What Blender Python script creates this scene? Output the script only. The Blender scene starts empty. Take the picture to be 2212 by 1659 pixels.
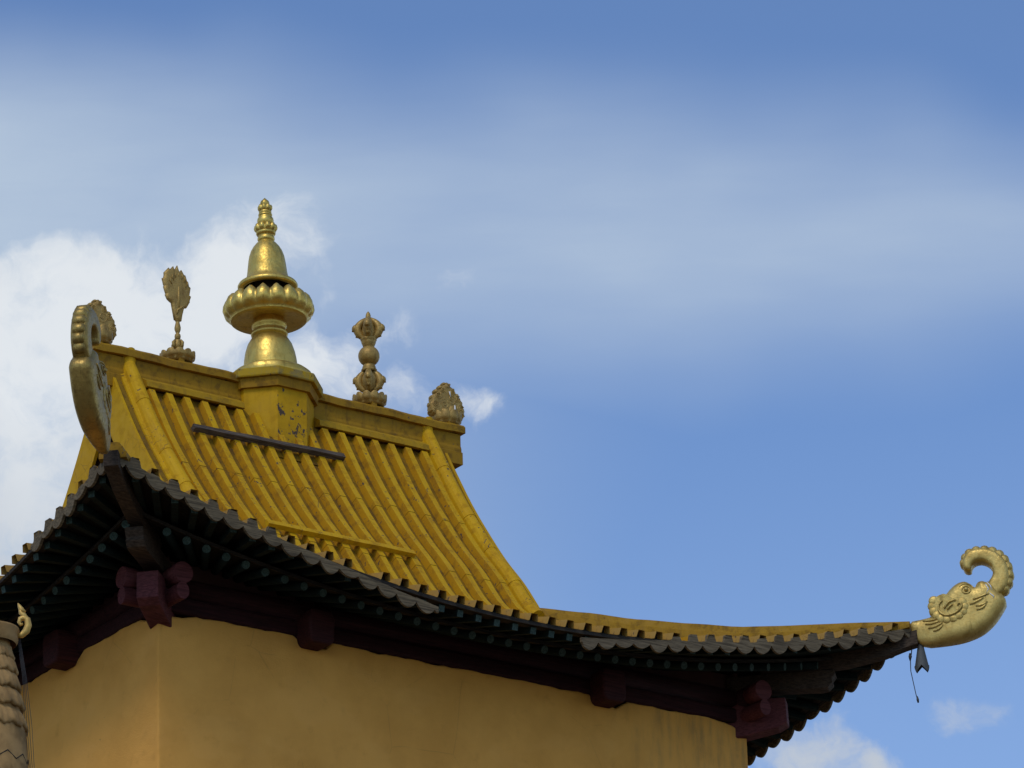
import bpy, bmesh, math, random
from mathutils import Vector, Matrix
random.seed(7)
sin, cos, pi, sqrt = math.sin, math.cos, math.pi, math.sqrt
R = math.radians

# ------------------------------------------------------------------ camera
sc = bpy.context.scene
COL = sc.collection
cam_d = bpy.data.cameras.new('camera')
cam = bpy.data.objects.new('camera', cam_d)
COL.objects.link(cam)
sc.camera = cam
CAMPOS = Vector((-28.3212, -40.3194, -16.5786))
YAW, PITCH, ROLL = 0.62510, 0.38734, -0.030656
fw = Vector((sin(YAW)*cos(PITCH), cos(YAW)*cos(PITCH), sin(PITCH)))
r0 = Vector((cos(YAW), -sin(YAW), 0)); u0 = r0.cross(fw)
rr = r0*cos(ROLL) + u0*sin(ROLL); uu = -r0*sin(ROLL) + u0*cos(ROLL)
cam.matrix_world = Matrix(((rr.x, uu.x, -fw.x, CAMPOS.x), (rr.y, uu.y, -fw.y, CAMPOS.y),
                           (rr.z, uu.z, -fw.z, CAMPOS.z), (0, 0, 0, 1)))
cam_d.sensor_width = 36
cam_d.lens = 36*10003.96/2212
cam_d.clip_start = 1
cam_d.clip_end = 5000
sc.render.resolution_x, sc.render.resolution_y = 1024, 768
sc.view_settings.view_transform = 'Standard'
sc.view_settings.look = 'None'
sc.view_settings.gamma = 1
sc.view_settings.exposure = -0.1
sc.render.engine = 'CYCLES'

# ------------------------------------------------------------------ node helper
class NT:
    def __init__(s, nt): s.nt = nt; s.n = nt.nodes; s.l = nt.links
    def add(s, t, **k):
        x = s.n.new(t)
        for a, b in k.items(): setattr(x, a, b)
        return x
    def put(s, sock, v):
        if isinstance(v, bpy.types.NodeSocket): s.l.new(v, sock)
        elif v is not None: sock.default_value = v
    def math(s, op, a, b=None, c=None, clamp=False):
        x = s.add('ShaderNodeMath', operation=op, use_clamp=clamp)
        s.put(x.inputs[0], a)
        if b is not None: s.put(x.inputs[1], b)
        if c is not None: s.put(x.inputs[2], c)
        return x.outputs[0]
    def vmath(s, op, a, b=None):
        x = s.add('ShaderNodeVectorMath', operation=op)
        s.put(x.inputs[0], a)
        if b is not None: s.put(x.inputs[1], b)
        return x.outputs['Value'] if op in ('DOT_PRODUCT', 'LENGTH') else x.outputs[0]
    def ramp(s, v, lo, hi, o0=0.0, o1=1.0, smooth=True):
        x = s.add('ShaderNodeMapRange', interpolation_type='SMOOTHSTEP' if smooth else 'LINEAR')
        s.put(x.inputs[0], v); s.put(x.inputs[1], lo); s.put(x.inputs[2], hi)
        s.put(x.inputs[3], o0); s.put(x.inputs[4], o1)
        return x.outputs[0]
    def noise(s, vec, scale, detail=4, rough=.5, dist=0):
        x = s.add('ShaderNodeTexNoise')
        if vec is not None: s.l.new(vec, x.inputs['Vector'])
        x.inputs['Scale'].default_value = scale; x.inputs['Detail'].default_value = detail
        x.inputs['Roughness'].default_value = rough; x.inputs['Distortion'].default_value = dist
        return x.outputs[0]
    def mapping(s, vec, scale=(1, 1, 1), loc=(0, 0, 0), rot=(0, 0, 0)):
        x = s.add('ShaderNodeMapping'); s.l.new(vec, x.inputs[0])
        x.inputs['Location'].default_value = loc; x.inputs['Rotation'].default_value = rot; x.inputs['Scale'].default_value = scale
        return x.outputs[0]
    def mix(s, f, a, b, mode='MIX'):
        x = s.add('ShaderNodeMix', data_type='RGBA', blend_type=mode)
        s.put(x.inputs[0], f)
        s.put(x.inputs[6], (*a, 1) if isinstance(a, tuple) and len(a) == 3 else a)
        s.put(x.inputs[7], (*b, 1) if isinstance(b, tuple) and len(b) == 3 else b)
        return x.outputs[2]

# ------------------------------------------------------------------ sky and sun
SUN_EL, SUN_AZ = R(49), R(238)
world = bpy.data.worlds.new('World'); sc.world = world; world.use_nodes = True
W = NT(world.node_tree); W.n.clear()
sky = W.add('ShaderNodeTexSky', sky_type='NISHITA', sun_disc=False)
sky.sun_elevation = SUN_EL; sky.sun_rotation = SUN_AZ
sky.altitude = 1300; sky.air_density = 1.0; sky.dust_density = 0.4; sky.ozone_density = 1.4
tc = W.add('ShaderNodeTexCoord').outputs['Generated']
# a fixed compass bearing in the sky (north-east, 22 degrees up) carries the cloud field
az0, el0 = R(35.8), R(22.2)
F0 = (sin(az0)*cos(el0), cos(az0)*cos(el0), sin(el0)); A0 = (cos(az0), -sin(az0), 0.0)
B0 = tuple(Vector(A0).cross(Vector(F0)))
dd = W.math('MAXIMUM', W.vmath('DOT_PRODUCT', tc, F0), 0.08)
uX = W.math('MULTIPLY', W.math('DIVIDE', W.vmath('DOT_PRODUCT', tc, A0), dd), 9.045)
uY = W.math('MULTIPLY', W.math('DIVIDE', W.vmath('DOT_PRODUCT', tc, B0), dd), 9.045)
cx = W.add('ShaderNodeCombineXYZ'); W.l.new(uX, cx.inputs[0]); W.l.new(uY, cx.inputs[1]); P2 = cx.outputs[0]
n_str = W.noise(W.mapping(P2, (0.8, 3.0, 1), rot=(0, 0, R(9))), 1.1, 3, .45)
n_soft = W.noise(P2, 1.4, 2, .4)
# thin veil of high cloud
bend = W.math('MULTIPLY_ADD', n_soft, .34, -.17)
top = W.math('ADD', W.math('MULTIPLY_ADD', uX, -.11, .58), bend)
bot = W.math('ADD', W.math('MULTIPLY_ADD', uX, .03, .02), bend)
v1 = W.ramp(W.math('SUBTRACT', top, uY), -.14, .26)
v2 = W.ramp(W.math('SUBTRACT', uY, bot), -.18, .26)
veil = W.math('MULTIPLY', W.math('MULTIPLY', v1, v2), W.ramp(n_str, .3, .7, .66, 1.0))
leftv = W.math('MULTIPLY', W.ramp(uX, .45, -1.2), v1)
veil = W.math('MAXIMUM', veil, leftv)
veil = W.math('MULTIPLY', veil, W.ramp(uX, -1.0, 1.0, .92, .72))
low = W.ramp(uY, .0, -.8, .0, .10)
fib = W.noise(W.mapping(P2, (1.6, 11, 1), rot=(0, 0, R(14))), 1.5, 9, .62, .4)
fib2 = W.noise(W.mapping(P2, (1, 2.2, 1), rot=(0, 0, R(20))), 3.0, 8, .6)
veil = W.math('MULTIPLY', veil, W.math('ADD', W.ramp(fib, .3, .7, .94, 1.0), W.ramp(fib2, .3, .7, -.03, .03)))
veil = W.math('MAXIMUM', veil, low)
skyc = W.vmath('MULTIPLY', sky.outputs[0], (1.28, 1.44, 1.68))
sc_ = W.add('ShaderNodeVectorMath', operation='SCALE'); W.l.new(skyc, sc_.inputs[0]); sc_.inputs['Scale'].default_value = 1.0
base = sc_.outputs[0]
c1 = W.mix(veil, base, (5.3, 6.4, 7.75))
# heaped cloud: soft blobs broken up by noise
warp = W.add('ShaderNodeTexNoise'); W.l.new(P2, warp.inputs['Vector']); warp.inputs['Scale'].default_value = 5.0; warp.inputs['Detail'].default_value = 5
wv = W.vmath('MULTIPLY', W.vmath('SUBTRACT', warp.outputs['Color'], (.5, .5, .5)), (.22, .17, 0))
P3 = W.vmath('ADD', P2, wv)
def px(x, y):
    X, Y = (x-1106)/1106, (829.5-y)/1106
    return (X*cos(ROLL) - Y*sin(ROLL), X*sin(ROLL) + Y*cos(ROLL))
blobs = [(20, 650, 170, 120, 1), (190, 660, 190, 110, 1), (60, 900, 230, 260, .95), (340, 640, 210, 140, .9), (470, 590, 120, 100, .62),
         (590, 480, 140, 80, .33), (640, 440, 90, 40, .28), (560, 660, 210, 150, .52), (700, 810, 190, 90, .60), (830, 855, 110, 50, .5), (1015, 850, 80, 34, .5), (1055, 875, 56, 48, .52),
         (975, 620, 80, 45, .34), (870, 705, 80, 40, .32), (40, 1180, 320, 230, .85), (1775, 1635, 140, 90, .95), (1880, 1655, 130, 65, .95),
         (2050, 1535, 110, 45, .48), (960, 880, 60, 35, .5), (330, 840, 300, 200, .62)]
den = None
for bx_, by_, rx_, ry_, wt in blobs:
    X, Y = px(bx_, by_)
    d = W.vmath('LENGTH', W.vmath('MULTIPLY', W.vmath('SUBTRACT', P3, (X, Y, 0)), (1106/rx_, 1106/ry_, 0)))
    m = W.ramp(d, 1.6, .1, 0, wt)
    m = W.math('SUBTRACT', 1.0, m); den = m if den is None else W.math('MULTIPLY', den, m)
den = W.math('SUBTRACT', 1.0, den); gate = W.ramp(den, .04, .25)
fb = W.noise(P3, 6.0, 9, .60)
den = W.math('ADD', den, W.math('MULTIPLY_ADD', fb, 2.0, -1.0))
# scattered clouds over the rest of the sky (they light the scene, outside the picture)
far = W.ramp(W.vmath('DOT_PRODUCT', tc, F0), .975, .93)
allc = W.ramp(W.noise(tc, 2.2, 6, .55), .50, .68)
den = W.math('MAXIMUM', W.math('MULTIPLY', gate, W.ramp(den, .26, 1.0)), W.math('MULTIPLY', W.math('MULTIPLY', allc, far), .85))
fb2 = W.noise(P3, 2.6, 5, .5)
shade = W.math('ADD', W.ramp(uY, -.55, .15), W.math('MULTIPLY_ADD', fb2, .9, -.45), clamp=True)
cc = W.mix(shade, (5.7, 6.2, 6.9), (8.3, 8.7, 9.1))
c2 = W.mix(W.math('MULTIPLY', den, .94), c1, cc)
bg = W.add('ShaderNodeBackground'); W.l.new(c2, bg.inputs[0]); bg.inputs[1].default_value = 0.10
wo = W.add('ShaderNodeOutputWorld'); W.l.new(bg.outputs[0], wo.inputs[0])

sun_d = bpy.data.lights.new('sun', 'SUN'); sun = bpy.data.objects.new('sun', sun_d); COL.objects.link(sun)
sun_d.energy = 1.2; sun_d.angle = R(20); sun_d.color = (1, .94, .85)
sdir = Vector((sin(SUN_AZ)*cos(SUN_EL), cos(SUN_AZ)*cos(SUN_EL), sin(SUN_EL)))
sun.rotation_euler = sdir.to_track_quat('Z', 'Y').to_euler()

# ------------------------------------------------------------------ materials
def material(name, build, rough=.6, metal=0.0):
    m = bpy.data.materials.new(name); m.use_nodes = True
    T = NT(m.node_tree); bs = T.n['Principled BSDF']
    bs.inputs['Roughness'].default_value = rough; bs.inputs['Metallic'].default_value = metal
    T.obj = T.add('ShaderNodeTexCoord').outputs['Object']
    build(T, bs)
    return m
def bump(T, bs, h, strength=.3, dist=.01):
    b = T.add('ShaderNodeBump'); b.inputs['Strength'].default_value = strength; b.inputs['Distance'].default_value = dist
    T.l.new(h, b.inputs['Height']); T.l.new(b.outputs[0], bs.inputs['Normal'])
def paint(base, dirt, sand, peel_amt, dirt_amt, peel_s=13):
    def f(T, bs):
        o = T.obj
        big = T.noise(o, 1.6, 5, .6); mid = T.noise(o, 7, 6, .65); fine = T.noise(o, 46, 4, .7)
        c = T.mix(T.ramp(big, .35, .7, 0, .55), base, tuple(a*b for a, b in zip(base, (.86, .78, .8))))
        c = T.mix(T.math('MULTIPLY', T.ramp(mid, .48, .66), dirt_amt), c, dirt)
        c = T.mix(T.math('MULTIPLY', T.ramp(fine, .55, .72), .7*dirt_amt), c, dirt)
        strk = T.noise(T.mapping(o, (11, .9, .9)), 1.5, 5, .6)
        c = T.mix(T.math('MULTIPLY', T.ramp(strk, .50, .72), .75*dirt_amt), c, dirt)
        at = T.add('ShaderNodeAttribute', attribute_name='wear')
        w = T.math('MULTIPLY', at.outputs['Fac'], T.ramp(mid, .2, .7, .7, 1.0))
        c = T.mix(w, c, sand)
        pe = T.noise(T.mapping(o, (1, 1, .8)), peel_s, 5, .62)
        pk = T.ramp(pe, peel_amt, peel_amt+.018)
        c = T.mix(pk, c, (.085, .058, .042))
        cr = T.add('ShaderNodeTexVoronoi', feature='DISTANCE_TO_EDGE'); T.l.new(T.vmath('ADD', o, T.vmath('MULTIPLY', T.add('ShaderNodeTexNoise').outputs['Color'], (.1, .1, .1))), cr.inputs['Vector']); cr.inputs['Scale'].default_value = 5
        ck = T.math('MULTIPLY', T.ramp(cr.outputs['Distance'], .018, .004), T.ramp(big, .52, .62))
        c = T.mix(T.math('MULTIPLY', ck, .6), c, (.1, .06, .03))
        T.l.new(c, bs.inputs['Base Color'])
        T.put(bs.inputs['Roughness'], T.ramp(mid, .3, .7, .55, .8)); bs.inputs['Specular IOR Level'].default_value = .18
        bump(T, bs, T.math('SUBTRACT', T.math('MULTIPLY_ADD', mid, .5, T.math('MULTIPLY', fine, .25)), T.math('MULTIPLY', pk, .4)), .35, .006)
    return f
SAND = (.38, .225, .055)
M = {}
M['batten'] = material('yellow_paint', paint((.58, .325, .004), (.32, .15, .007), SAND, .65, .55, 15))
M['flank'] = material('yellow_paint_worn', paint((.49, .245, .005), (.27, .125, .008), SAND, .645, .62, 15))  # batten flanks, a deeper orange than the tops
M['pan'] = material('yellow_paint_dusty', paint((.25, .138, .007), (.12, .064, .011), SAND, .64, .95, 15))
M['ridge'] = material('yellow_paint_ridge', paint((.34, .182, .008), (.16, .085, .013), (.26, .17, .06), .68, .75))
M['moulding'] = material('yellow_paint_moulding', paint((.43, .245, .008), (.22, .12, .014), (.26, .17, .06), .68, .6))
M['board'] = material('yellow_paint_board', paint((.55, .31, .004), (.34, .17, .01), SAND, .70, .4))
M['pedestal'] = material('yellow_paint_pedestal', paint((.56, .31, .004), (.36, .185, .012), SAND, .575, .3, 12))
M['capyellow'] = material('yellow_paint_cap', paint((.44, .28, .01), (.2, .17, .09), (.26, .17, .06), .64, .7))
def gold(base, dark, rough, metal, sc_=9):
    def f(T, bs):
        o = T.obj
        n = T.noise(o, sc_, 5, .6); n2 = T.noise(o, sc_*6, 4, .6)
        c = T.mix(T.ramp(n, .42, .72, 0, .75), base, dark)
        c = T.mix(T.ramp(n2, .60, .74, 0, .5), c, tuple(x*.55 for x in dark))
        ts = T.noise(T.mapping(o, (7, 7, 1.1)), 2.2, 5, .65)
        c = T.mix(T.ramp(ts, .52, .72, 0, .65), c, tuple(x*.6 for x in dark))
        T.l.new(c, bs.inputs['Base Color'])
        T.put(bs.inputs['Roughness'], T.ramp(n2, .3, .7, rough-.08, rough+.16))
        bump(T, bs, T.math('MULTIPLY_ADD', n, .9, T.math('MULTIPLY', n2, .22)), .42, .025)
    return material('gold', f, rough, metal)
M['gold'] = gold((.70, .50, .12), (.55, .34, .06), .40, .85, 6)
M['goldpaint'] = gold((.43, .275, .07), (.27, .155, .035), .5, .45, 9)
M['goldhead'] = gold((.60, .43, .125), (.42, .27, .06), .46, .65, 6)
M['goldold'] = gold((.40, .27, .07), (.22, .135, .035), .42, .7, 7)  # browner, darker gold for the left head
M['goldbright'] = gold((.62, .40, .10), (.5, .28, .06), .45, .4, 9)
def wood(base, dark, rough=.8, s=1.0, ax=(1.2, 9, 22)):
    def f(T, bs):
        g = T.noise(T.mapping(T.obj, ax), 3*s, 6, .65); k = T.noise(T.obj, 2.3, 4, .5)
        c = T.mix(T.ramp(g, .35, .65), dark, base)
        c = T.mix(T.ramp(k, .45, .75, 0, .5), c, dark)
        T.l.new(c, bs.inputs['Base Color']); bump(T, bs, g, .5, .012); bs.inputs['Specular IOR Level'].default_value = .15
    return material('wood', f, rough)
M['greywood'] = wood((.20, .152, .09), (.075, .055, .033))
M['darkboard'] = wood((.19, .142, .08), (.07, .052, .031))
M['plankwood'] = wood((.13, .098, .07), (.055, .04, .03))
M['darkwood'] = wood((.05, .04, .03), (.022, .018, .014))
M['teal'] = wood((.009, .020, .018), (.004, .009, .008), .8)  # rafter shafts, eave shade put into the colour; ends stay lighter
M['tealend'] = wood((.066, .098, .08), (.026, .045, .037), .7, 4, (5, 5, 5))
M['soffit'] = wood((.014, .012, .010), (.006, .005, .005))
M['redwood'] = wood((.145, .042, .042), (.075, .021, .021), .75)
M['redbeam'] = wood((.042, .012, .012), (.02, .006, .006), .8)  # darker copy of the red wood, eave shade painted along the beams
M['redblock'] = wood((.065, .018, .017), (.03, .009, .009), .75)  # red wood of the brackets darkened, eave shade put into the colour
M['beamwood'] = wood((.085, .058, .038), (.035, .024, .016), .8)
def f_(T, bs):
    o = T.obj
    n = T.noise(o, .9, 5, .6); n2 = T.noise(o, 5, 6, .6); n3 = T.noise(o, 60, 3, .6)
    c = T.mix(T.ramp(n, .35, .7), (.84, .405, .085), (.72, .335, .066))
    c = T.mix(T.ramp(n2, .56, .75, 0, .35), c, (.58, .26, .05))
    sx = T.add('ShaderNodeSeparateXYZ'); T.l.new(o, sx.inputs[0])
    st = T.noise(T.mapping(o, (2.6, 2.6, .4)), 1.6, 7, .68)
    stm = T.math('MULTIPLY', T.math('MULTIPLY', T.ramp(st, .44, .66), T.ramp(sx.outputs[0], 1.7, 3.2)), T.ramp(sx.outputs[2], -1.5, -.1))
    c = T.mix(T.math('MULTIPLY', T.math('MULTIPLY', stm, T.ramp(n2, .3, .6, .35, 1.0)), .5), c, (.20, .135, .065))
    cr = T.add('ShaderNodeTexVoronoi', feature='DISTANCE_TO_EDGE'); T.l.new(T.vmath('ADD', o, T.vmath('MULTIPLY', T.add('ShaderNodeTexNoise').outputs['Color'], (.5, .5, .5))), cr.inputs['Vector']); cr.inputs['Scale'].default_value = 1.1
    ck = T.math('MULTIPLY', T.ramp(cr.outputs['Distance'], .009, .002), T.ramp(n, .50, .62))
    c = T.mix(T.math('MULTIPLY', ck, .18), c, (.22, .10, .03))
    patch = T.noise(T.mapping(o, (1, 1, 1.8), loc=(3, 1, 5)), 1.7, 2, .4)
    c = T.mix(T.ramp(patch, .56, .63, 0, .09), c, (.95, .50, .14))
    sp = T.noise(T.mapping(o, (1, 1, .6)), 17, 3, .6)
    c = T.mix(T.ramp(sp, .735, .76, 0, .6), c, (.16, .10, .05))
    T.l.new(c, bs.inputs['Base Color'])
    bump(T, bs, T.math('ADD', T.math('MULTIPLY', n2, .8), T.math('MULTIPLY', n3, .35)), .8, .016)
M['plaster'] = material('ochre_plaster', f_, .9); M['plaster'].node_tree.nodes['Principled BSDF'].inputs['Specular IOR Level'].default_value = .1
def f_(T, bs):
    T.l.new(T.mix(T.noise(T.obj, 6, 4), (.10, .03, .02), (.045, .02, .016)), bs.inputs['Base Color'])
M['gablewall'] = material('dark_red_boards', f_, .8)
def f_(T, bs):
    T.l.new(T.mix(T.noise(T.obj, 20, 4), (.09, .095, .09), (.05, .052, .05)), bs.inputs['Base Color'])
M['iron'] = material('grey_sheet_iron', f_, .6, .3)
M['dark'] = material('black_shadow_gap', lambda T, bs: T.put(bs.inputs['Base Color'], (.012, .011, .01, 1)), .9)  # near-black colour stands in for shade inside hollow parts
def f_(T, bs):
    n = T.noise(T.obj, .35, 6, .6)
    T.l.new(T.mix(n, (.19, .145, .10), (.14, .11, .075)), bs.inputs['Base Color'])
    bump(T, bs, T.noise(T.obj, 9, 4), .3, .02)
M['ground'] = material('pale_paving', f_, .9)
def f_(T, bs):
    o = T.obj
    n = T.noise(o, 5, 5, .6)
    c = T.mix(T.ramp(n, .35, .7), (.40, .235, .085), (.22, .125, .042))
    T.l.new(c, bs.inputs['Base Color']); bump(T, bs, n, .3, .02)
M['banner'] = material('dull_bronze_cloth', f_, .7, 0); M['banner'].node_tree.nodes['Principled BSDF'].inputs['Specular IOR Level'].default_value = .2
def f_(T, bs): T.put(bs.inputs['Base Color'], (.045, .043, .042, 1))
M['wire'] = material('grey_wire', f_, .5, .4)
def f_(T, bs): T.put(bs.inputs['Base Color'], (.72, .72, .70, 1))
M['dropping'] = material('white_droppings', f_, .8)

# ------------------------------------------------------------------ mesh helpers
class MB:
    def __init__(s): s.v = []; s.f = []; s.w = []; s.mi = []; s.sm = []
    def add(s, vs, fs, wear=0.0, mi=0, smooth=False):
        b = len(s.v)
        s.v += [Vector(x) for x in vs]
        s.w += list(wear) if isinstance(wear, (list, tuple)) else [wear]*len(vs)
        for f in fs: s.f.append([b+i for i in f]); s.mi.append(mi); s.sm.append(smooth)
    def grid(s, rows, wear=0.0, mi=0, smooth=False, close=False, flip=False):
        n = len(rows[0]); vs = [p for r in rows for p in r]; fs = []
        for i in range(len(rows)-1):
            for j in range(n if close else n-1):
                k = (j+1) % n
                q = (i*n+j, i*n+k, (i+1)*n+k, (i+1)*n+j)
                fs.append(q[::-1] if flip else q)
        s.add(vs, fs, wear, mi, smooth)
    def box(s, c, d, rot=None):
        x, y, z = d[0]/2, d[1]/2, d[2]/2
        vs = [Vector((a*x, b*y, e*z)) for a in (-1, 1) for b in (-1, 1) for e in (-1, 1)]
        if rot is not None: vs = [rot @ v for v in vs]
        vs = [v+Vector(c) for v in vs]
        s.add(vs, [(0, 1, 3, 2), (4, 6, 7, 5), (0, 4, 5, 1), (2, 3, 7, 6), (0, 2, 6, 4), (1, 5, 7, 3)])
    def bar(s, a, b, w, h, up=Vector((0, 0, 1)), mi=0):
        a, b = Vector(a), Vector(b); t = (b-a).normalized(); x = t.cross(up).normalized(); u = x.cross(t)
        vs = [p+x*i*w/2+u*j*h/2 for p in (a, b) for i, j in ((-1, -1), (1, -1), (1, 1), (-1, 1))]
        s.add(vs, [(3, 2, 1, 0), (4, 5, 6, 7), (0, 1, 5, 4), (1, 2, 6, 5), (2, 3, 7, 6), (3, 0, 4, 7)], mi=mi)
    def tube(s, pts, rad, n=10, flat=1.0, up=None, caps=True, mi=0, smooth=True, capmi=None):
        pts = [Vector(p) for p in pts]; m = len(pts)
        rad = rad if isinstance(rad, (list, tuple)) else [rad]*m
        rows = []; pu = None
        for i, p in enumerate(pts):
            t = (pts[min(i+1, m-1)]-pts[max(i-1, 0)]).normalized()
            u = up if up is not None else (pu if pu is not None else (Vector((0, 0, 1)) if abs(t.z) < .9 else Vector((1, 0, 0))))
            x = t.cross(u).normalized(); u2 = x.cross(t); pu = u2
            rows.append([p+x*cos(2*pi*k/n)*rad[i]+u2*sin(2*pi*k/n)*rad[i]*flat for k in range(n)])
        s.grid(rows, 0, mi, smooth, True)
        if caps:
            s.add(rows[0], [tuple(range(n))], mi=mi if capmi is None else capmi)
            s.add(rows[-1], [tuple(range(n))[::-1]], mi=mi if capmi is None else capmi)
    def lathe(s, prof, n=48, c=(0, 0, 0), smooth=True, mod=None, mi=0):
        rows = []
        for i, (r, z) in enumerate(prof):
            row = []
            for k in range(n):
                a = 2*pi*k/n; rr_, zz = (r, z) if mod is None else mod(i, a, r, z)
                row.append(Vector((c[0]+rr_*cos(a), c[1]+rr_*sin(a), c[2]+zz)))
            rows.append(row)
        s.grid(rows, 0, mi, smooth, True)
    def ellipsoid(s, c, d, n=14, m=8, rot=None):
        rows = []
        for i in range(m+1):
            t = -pi/2+pi*i/m; row = []
            for k in range(n):
                a = 2*pi*k/n; v = Vector((d[0]*cos(t)*cos(a), d[1]*cos(t)*sin(a), d[2]*sin(t)))
                if rot is not None: v = rot @ v
                row.append(v+Vector(c))
            rows.append(row)
        s.grid(rows, 0, 0, True, True)
    def prism(s, poly, a, b, fn, smooth=False):
        """outline poly (u,v) extruded from a to b, fn(u,v,w)->point"""
        n = len(poly)
        A = [fn(u, v, a) for u, v in poly]; B = [fn(u, v, b) for u, v in poly]
        s.add(A+B, [tuple(range(n))[::-1], tuple(range(n, 2*n))]+[(i, (i+1) % n, n+(i+1) % n, n+i) for i in range(n)])
    def build(s, name, mat, parent=None, bevel=0, seg=2, fix=True, auto=None):
        me = bpy.data.meshes.new(name)
        me.from_pydata([tuple(v) for v in s.v], [], s.f)
        mats = mat if isinstance(mat, (list, tuple)) else [mat]
        for m in mats: me.materials.append(M[m])
        for p, mi, sm in zip(me.polygons, s.mi, s.sm): p.material_index = mi; p.use_smooth = sm
        if any(s.w):
            at = me.attributes.new('wear', 'FLOAT', 'POINT')
            for i, w in enumerate(s.w): at.data[i].value = w
        bm = bmesh.new(); bm.from_mesh(me)
        if fix:
            bmesh.ops.remove_doubles(bm, verts=bm.verts, dist=1e-5)
            bmesh.ops.recalc_face_normals(bm, faces=bm.faces)
        if bevel:
            es = [e for e in bm.edges if len(e.link_faces) == 2 and e.calc_face_angle(0) > .5]
            bmesh.ops.bevel(bm, geom=es, offset=bevel, segments=seg, profile=.5, affect='EDGES', clamp_overlap=True)
            for f in bm.faces: f.smooth = auto is not None
        bm.to_mesh(me); bm.free()
        if auto is not None and bevel: me.set_sharp_from_angle(angle=R(auto))
        o = bpy.data.objects.new(name, me); COL.objects.link(o)
        if parent is not None:
            o.parent = parent
            if parent.get('world_parts'): o.location = -parent.location
        return o
def tag(o, label=None, cat=None, group=None, kind=None):
    for k, v in (('label', label), ('category', cat), ('group', group), ('kind', kind)):
        if v: o[k] = v
    return o
def thing(name, label, cat, loc=(0, 0, 0), rot=None, group=None, world=False):
    o = bpy.data.objects.new(name, None); COL.objects.link(o); o.location = loc; o.empty_display_size = .3
    if rot is not None: o.rotation_euler = rot
    if world: o['world_parts'] = 1
    return tag(o, label, cat, group)

from mathutils.geometry import delaunay_2d_cdt
def puff(mb, poly, fn, t0, h, w, step=.03):
    """closed carved slab: outline poly, half thickness t0 at the rim swelling by h over a width w"""
    n = len(poly); P = [Vector(p) for p in poly]
    def dist(q):
        d = 9
        for i in range(n):
            a, b = P[i], P[(i+1) % n]; ab = b-a
            t = max(0, min(1, (q-a).dot(ab)/max(1e-12, ab.dot(ab)))); d = min(d, (q-a-ab*t).length)
        return d
    def inside(q):
        c = False
        for i in range(n):
            a, b = P[i], P[(i+1) % n]
            if (a.y > q.y) != (b.y > q.y) and q.x < (b.x-a.x)*(q.y-a.y)/(b.y-a.y)+a.x: c = not c
        return c
    pts = list(P); x0 = min(p.x for p in P); x1 = max(p.x for p in P); y0 = min(p.y for p in P); y1 = max(p.y for p in P)
    j = 0; y = y0
    while y < y1:
        x = x0+(step/2 if j % 2 else 0)
        while x < x1:
            q = Vector((x, y))
            if inside(q) and dist(q) > step*.33: pts.append(q)
            x += step
        y += step*.87; j += 1
    vo, _, fo, _, _, _ = delaunay_2d_cdt(pts, [(i, (i+1) % n) for i in range(n)], [], 1, 1e-6)
    D = [min(1, dist(v)/w) for v in vo]; H = [t0+h*sqrt(max(0, 1-(1-d)**2)) for d in D]
    m = len(vo)
    mb.add([fn(v.x, v.y, -z) for v, z in zip(vo, H)]+[fn(v.x, v.y, z) for v, z in zip(vo, H)],
           [tuple(f) for f in fo]+[tuple(m+i for i in f)[::-1] for f in fo], smooth=True)
    rim = [fn(p.x, p.y, -t0) for p in P]+[fn(p.x, p.y, t0) for p in P]
    mb.add(rim, [(i, (i+1) % n, n+(i+1) % n, n+i) for i in range(n)], smooth=True)

# ------------------------------------------------------------------ ground
GZ = -18.2
g = MB(); g.grid([[(-600, -600, GZ), (600, -600, GZ)], [(-600, 600, GZ), (600, 600, GZ)]])
tag(g.build('ground', 'ground', fix=False), kind='structure')

# ------------------------------------------------------------------ temple roof geometry
D2 = 3.87
PT = [(-1.6, .18), (-1.3, .27), (-.7, .45), (0, .70), (.8, 1.06), (1.3, 1.33), (1.69, 1.62), (2.12, 2.18), (2.47, 2.58), (2.74, 2.93), (3.15, 3.51), (3.48, 4.05), (3.67, 4.38), (3.87, 4.72)]
def Pz(y):
    # Catmull-like smooth interpolation
    for i in range(len(PT)-1):
        if y <= PT[i+1][0] or i == len(PT)-2:
            (x0, z0), (x1, z1) = PT[i], PT[i+1]
            m0 = (z1-PT[i-1][1])/(x1-PT[i-1][0]) if i > 0 else (z1-z0)/(x1-x0)
            m1 = (PT[i+2][1]-z0)/(PT[i+2][0]-x0) if i+2 < len(PT) else (z1-z0)/(x1-x0)
            h = x1-x0; t = max(-.2, (y-x0)/h)
            return (2*t**3-3*t*t+1)*z0+(t**3-2*t*t+t)*h*m0+(-2*t**3+3*t*t)*z1+(t**3-t*t)*h*m1
HW = {0: 4.0, 1: 3.87, 2: 4.0, 3: 3.87}        # half width of each wall (front, left, back, right)
def fl(k, s): return .029*(s*4/HW[k])**2
def zpan(k, s, y): return Pz(y)+fl(k, s)*max(0, (1.7-y)/3.0)
def ye(k, s): return -(1.3+.10*(s/(HW[k]+1.4))**2)
def ze(k, s): return .27+fl(k, s)
def TR(k, s, y, z):
    if k == 0: return Vector((s, y, z))
    if k == 1: return Vector((-4+y, D2-s, z))
    if k == 3: return Vector((4-y, D2+s, z))
    return Vector((-s, 2*D2-y, z))
PITCHB = .245
XG = 2.36           # outer edge of the upper roof over the gable
temple = thing('temple', 'ochre plastered temple with upturned yellow sheet metal roof and dark eaves', 'temple', (0, D2, GZ), world=True)

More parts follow.
